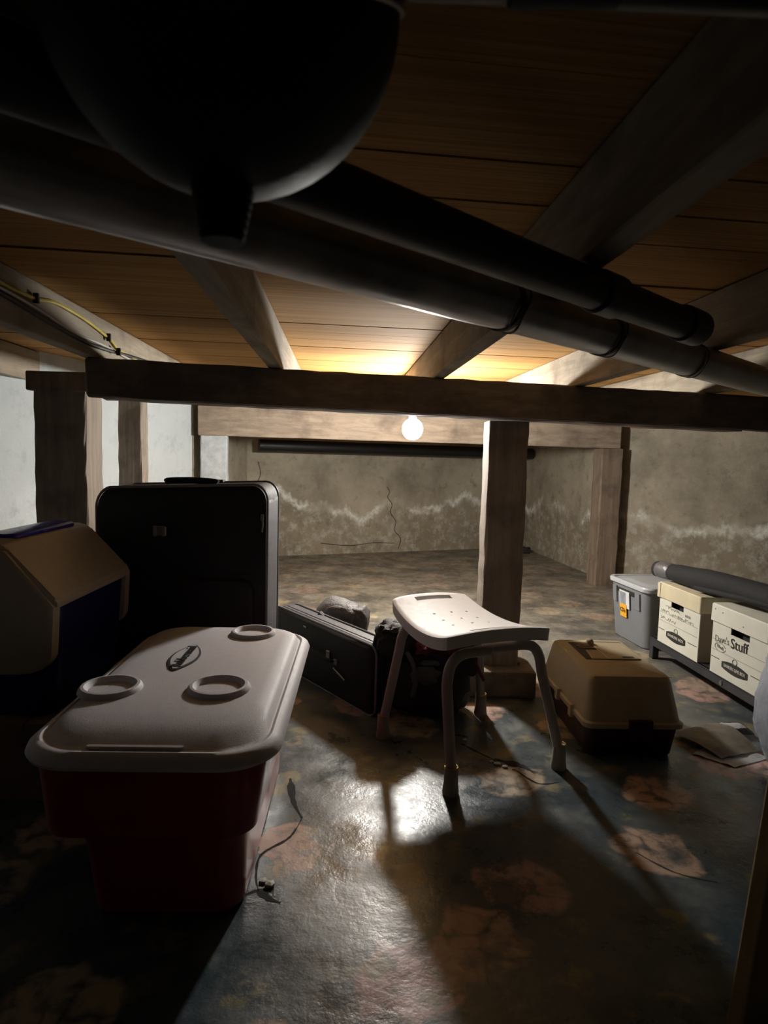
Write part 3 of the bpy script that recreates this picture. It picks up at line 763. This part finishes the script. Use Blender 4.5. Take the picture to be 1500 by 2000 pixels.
lb = link('label_card', hexa([(.098, -.0135, .165), (.19, -.0135, .165), (.19, -.012, .165), (.098, -.012, .165), (.098, -.0215, .25), (.19, -.0215, .25), (.19, -.0185, .25), (.098, -.0185, .25)]), 'whitelab', t)
link('label_print', hexa([(.105, -.0152, .18), (.158, -.0152, .18), (.158, -.014, .18), (.105, -.014, .18), (.105, -.022, .243), (.158, -.022, .243), (.158, -.020, .243), (.105, -.020, .243)]), 'bluelab', lb)
nt = link('orange_note', hexa([(.105, -.0112, .118), (.165, -.0112, .118), (.165, -.010, .118), (.105, -.010, .118), (.105, -.0178, .182), (.165, -.0178, .182), (.165, -.014, .182), (.105, -.014, .182)]), 'orange', t)
text(nt, 'lettering', "CD's", .030, (.134, -.0165, .152), (1, 0, 0), (0, -.1, 1), 'ink_shade', .0005, fit=.046)

# ------------------------------------------------------------------ low rail shelf and record boxes
rzs = math.atan2(-.997, .079)
t = thing('low_bench', 'low black metal bench under the two record boxes', 'bench', (1.236, 2.875, 0), rzs)
link('front_rail', box(0, .79, 0, .012, .062, .1, .002, 1), 'shelf', t)
link('rear_rail', box(0, .79, .388, .40, .062, .1, .002, 1), 'shelf', t)
link('top_panel', box(.0, .79, .0, .40, .0935, .1, .001, 1), 'shelf', t)
for x_ in (0, .755):
    for y_ in (.0, .37):
        link('leg', box(x_, x_+.032, y_, y_+.03, 0, .064, .002, 1), 'shelf', t)
link('bolt', tube([(.545, .0, .078), (.545, -.003, .078)], .009, 16), 'steel', t)

def lensz(w_, h_, y, cx, cz, n=12):
    P_ = []
    for i in range(n+1):
        a_ = -1+2*i/n; P_.append((cx+a_*w_/2, y, cz+h_/2*(1-a_*a_*.5)))
    for i in range(n+1):
        a_ = 1-2*i/n; P_.append((cx+a_*w_/2, y, cz-h_/2*(1-a_*a_*.5)))
    return P_
def scribble(parent, name, pts, mat='greyink', r_=.0009):
    return link(name, tube([(x, -.0012, z) for x, z in pts], r_, 5), mat, parent)
def record_box(label, locxy, kind):
    t = thing('record_box', label, 'box', (locxy[0], locxy[1], .1005), rzs+.01, 'record boxes on the low bench')
    w_, d_ = .31, .39
    # body with a real hand hole in the front
    hx0, hx1 = (.095, .19) if kind == 1 else (.11, .215)
    hz0, hz1 = .172, .21
    link('front_panel', merge(box(0, hx0, 0, .004, 0, .25), box(hx1, w_, 0, .004, 0, .25), box(hx0, hx1, 0, .004, 0, hz0), box(hx0, hx1, 0, .004, hz1, .25)), 'paper', t)
    link('body', merge(box(0, .004, .004, d_, 0, .25), box(w_-.004, w_, .004, d_, 0, .25), box(.004, w_-.004, d_-.004, d_, 0, .25), box(.004, w_-.004, .004, d_-.004, 0, .004)), 'kraft', t)
    link('inner_block', box(.01, w_-.01, .03, d_-.01, .004, .20), 'ink_shade', t)  # black block filling the box behind the hand hole
    S = [rrect(w_/2, d_/2, w_/2+i_, d_/2+i_, .006, z, 3) for z, i_ in ((.2, .003), (.2, .0075), (.262, .0065), (.266, .004))]
    link('lid', loft(S), 'paper_y' if kind == 1 else 'paper', t)
    for z in ((.06, .098, .135) if kind == 1 else (.062, .092, .13)):
        th_ = .0012 if z < .07 else .0006
        gaps = [(.004, .055), (.235, .3)] if z < .07 else [(.006, .3)]
        for a_, b_ in gaps:
            link('ruled_line', box(a_, b_, -.0008, 0, z-th_, z+th_), 'ink_shade' if z < .07 else 'greyink', t)
    lg = link('logo_plaque', loft([lensz(.15, .042, 0, .145, .05), lensz(.15, .042, -.0009, .145, .05)]), 'ink_shade', t)
    text(lg, 'lettering', 'BANKERS BOX' if kind == 1 else 'BANKERS LINE BOX', .017, (.145, -.0013, .05), (1, 0, 0), (0, 0, 1), 'paper', .0004, fit=.122)
    em = link('logo_emblem', tube([(.145+.013*math.cos(q), -.001, .079+.010*math.sin(q)) for q in [2*math.pi*j/18 for j in range(18)]], .0012, 5, closed=True), 'greyink', lg)
    if kind == 1:
        rr_ = random.Random(5)
        for z0_, xa_, xb_ in ((.165, .05, .17), (.142, .02, .27), (.112, .02, .14)):
            P_ = []; x = xa_
            while x < xb_:
                P_.append((x, z0_+rr_.uniform(-.006, .009)-.02*(x-xa_)*0)); x += .0045
            scribble(t, 'handwriting', P_, 'greyink', .0007)
        link('printed_mark', box(.205, .245, -.0008, 0, .158, .168), 'greyink', t)
        link('yellow_tape', box(-.0085, .012, -.0095, -.0072, .198, .262), 'paper_y', t)
    else:
        text(t, 'handwriting', "Dave's", .036, (.062, -.0010, .138), (1, 0, .1), (-.1, 0, 1), 'greyink', .0005, fit=.082)
        text(t, 'handwriting', "Stuff", .052, (.162, -.0012, .143), (1, 0, .05), (-.05, 0, 1), 'ink_shade', .0006, fit=.098)
        text(t, 'handwriting', "Work", .02, (.055, -.0010, .108), (1, 0, -.1), (.1, 0, 1), 'greyink', .0004, fit=.042)
        scribble(t, 'handwriting_loop', [(.055+.032*math.cos(q), .108+.016*math.sin(q)) for q in [.2+6*j/24 for j in range(25)]])
        for x, z in ((.018, .247), (.065, .243), (.185, .222)):
            link('staple', blob((x, -.0085, z), (.003, .0015, .003), 1, 0, 1), 'lidlogo', t)
    return t
record_box('yellowed white cardboard record box with faint scrawls, left one on the bench', (1.240, 2.806), 1)
record_box("white cardboard record box marked Dave's Stuff, right one on the bench", (1.272, 2.405), 2)

# black roll on the boxes
t = thing('foam_roll', 'long black rolled foam mat lying across the two record boxes', 'roll', (0, 0, 0))
P = smoothpath([(1.262, 2.90, .4065), (1.285, 2.80, .410), (1.31, 2.66, .414), (1.345, 2.45, .424), (1.375, 2.29, .424), (1.43, 1.95, .42)], 8)
n = len(P); RR = []
for i in range(n):
    f_ = i/(n-1)
    RR.append(.036 if f_ < .22 else (.036+(f_-.22)/.12*.012 if f_ < .34 else .048+.004*math.sin(f_*7)))
RR = [min(q, p.z-.3705) for q, p in zip(RR, P)]
link('mat', tube(P, RR, 32), 'foam', t, True)
link('tape_band', tube([P[2], P[3], P[5], P[7], P[8]], [.0362, .0378, .0378, .038, .0365], 32), 'tape', t, True)
sp = []
for j in range(40):
    q = j/39*2*math.pi*2.3; rr_ = .034*(1-j/50)
    sp.append(Vector((1.2595, 2.9025, .4065))+Vector((.974, .224, 0))*rr_*math.cos(q)+Vector((0, 0, 1))*rr_*math.sin(q))
link('rolled_edge', tube(sp, .0016, 6), 'cable_b', t)
link('loose_flap', tube(smoothpath([P[18]+Vector((-.03, -.02, -.030)), P[26]+Vector((-.035, -.01, -.028)), P[34]+Vector((-.035, 0, -.015)), P[n-1]+Vector((-.035, 0, 0))], 6), .012, 10), 'foam', t, True)

# plastic bag at the right edge
t = thing('plastic_bag', 'pale blue grey crumpled plastic bag at the right edge beside the bench', 'bag', (1.235, 1.80, 0))
link('body', blob((0, 0, .175), (.11, .11, .18), 31, .06, 4, .001, 1.5, .15), 'bag', t, True)
link('twisted_neck', tube(smoothpath([(0, 0, .34), (.01, .01, .40), (-.005, .0, .43), (.02, .01, .46)], 4), [.05, .045, .04, .035, .03, .028, .026, .026, .028, .03, .034, .036, .038], 14), 'bag', t, True)

# papers on the floor
def sheet(name, corners, mat, h, label, seed):
    from mathutils import noise
    bm = bmesh.new(); g = {}; nn = 12
    a_, b_, c_, d_ = [Vector((x, y, 0)) for x, y in corners]
    for i in range(nn+1):
        for j in range(nn+1):
            s_, q_ = i/nn, j/nn
            p = a_.lerp(b_, s_).lerp(d_.lerp(c_, s_), q_)
            p.z = h[0] + h[1]*max(0, math.sin(math.pi*s_))*(.4+.6*q_) + .006*abs(noise.noise(Vector((s_*3+seed, q_*3, 0))))
            g[i, j] = bm.verts.new(p)
    fs = [bm.faces.new((g[i, j], g[i+1, j], g[i+1, j+1], g[i, j+1])) for i in range(nn) for j in range(nn)]
    bmesh.ops.solidify(bm, geom=fs, thickness=.0016)
    return tag(link(name, bm, mat, None, True), label, 'paper', 'papers on the floor beside the bench')
sheet('paper_sheet', [(.97, 1.90), (1.06, 1.82), (1.20, 1.885), (1.10, 2.0)], 'whitelab', (.002, .003), 'thin pale sheet under the crumpled papers beside the bag', 1)
sheet('newspaper', [(.955, 2.03), (1.04, 1.86), (1.19, 1.92), (1.13, 2.12)], 'magazine', (.009, .028), 'crumpled dirty newspaper on the floor right of the pet carrier', 4)
sheet('magazine', [(1.12, 2.10), (1.16, 2.02), (1.24, 2.03), (1.21, 2.13)], 'magdark', (.012, .012), 'small dark printed leaflet beside the bench leg', 9)
sheet('paper_sheet', [(1.14, 2.07), (1.17, 2.03), (1.215, 2.04), (1.195, 2.08)], 'whitelab', (.030, .006), 'small white slip on the dark leaflet', 6)

# board at right edge
tag(link('board', hexa([(.578, .92, 0), (.80, .98, 0), (.79, 1.01, 0), (.57, .95, 0), (.655, .96, .60), (.90, 1.02, .60), (.89, 1.05, .60), (.645, .99, .60)], .004), 'board'),
    'ochre board leaning at the bottom right corner close to the camera', 'board')
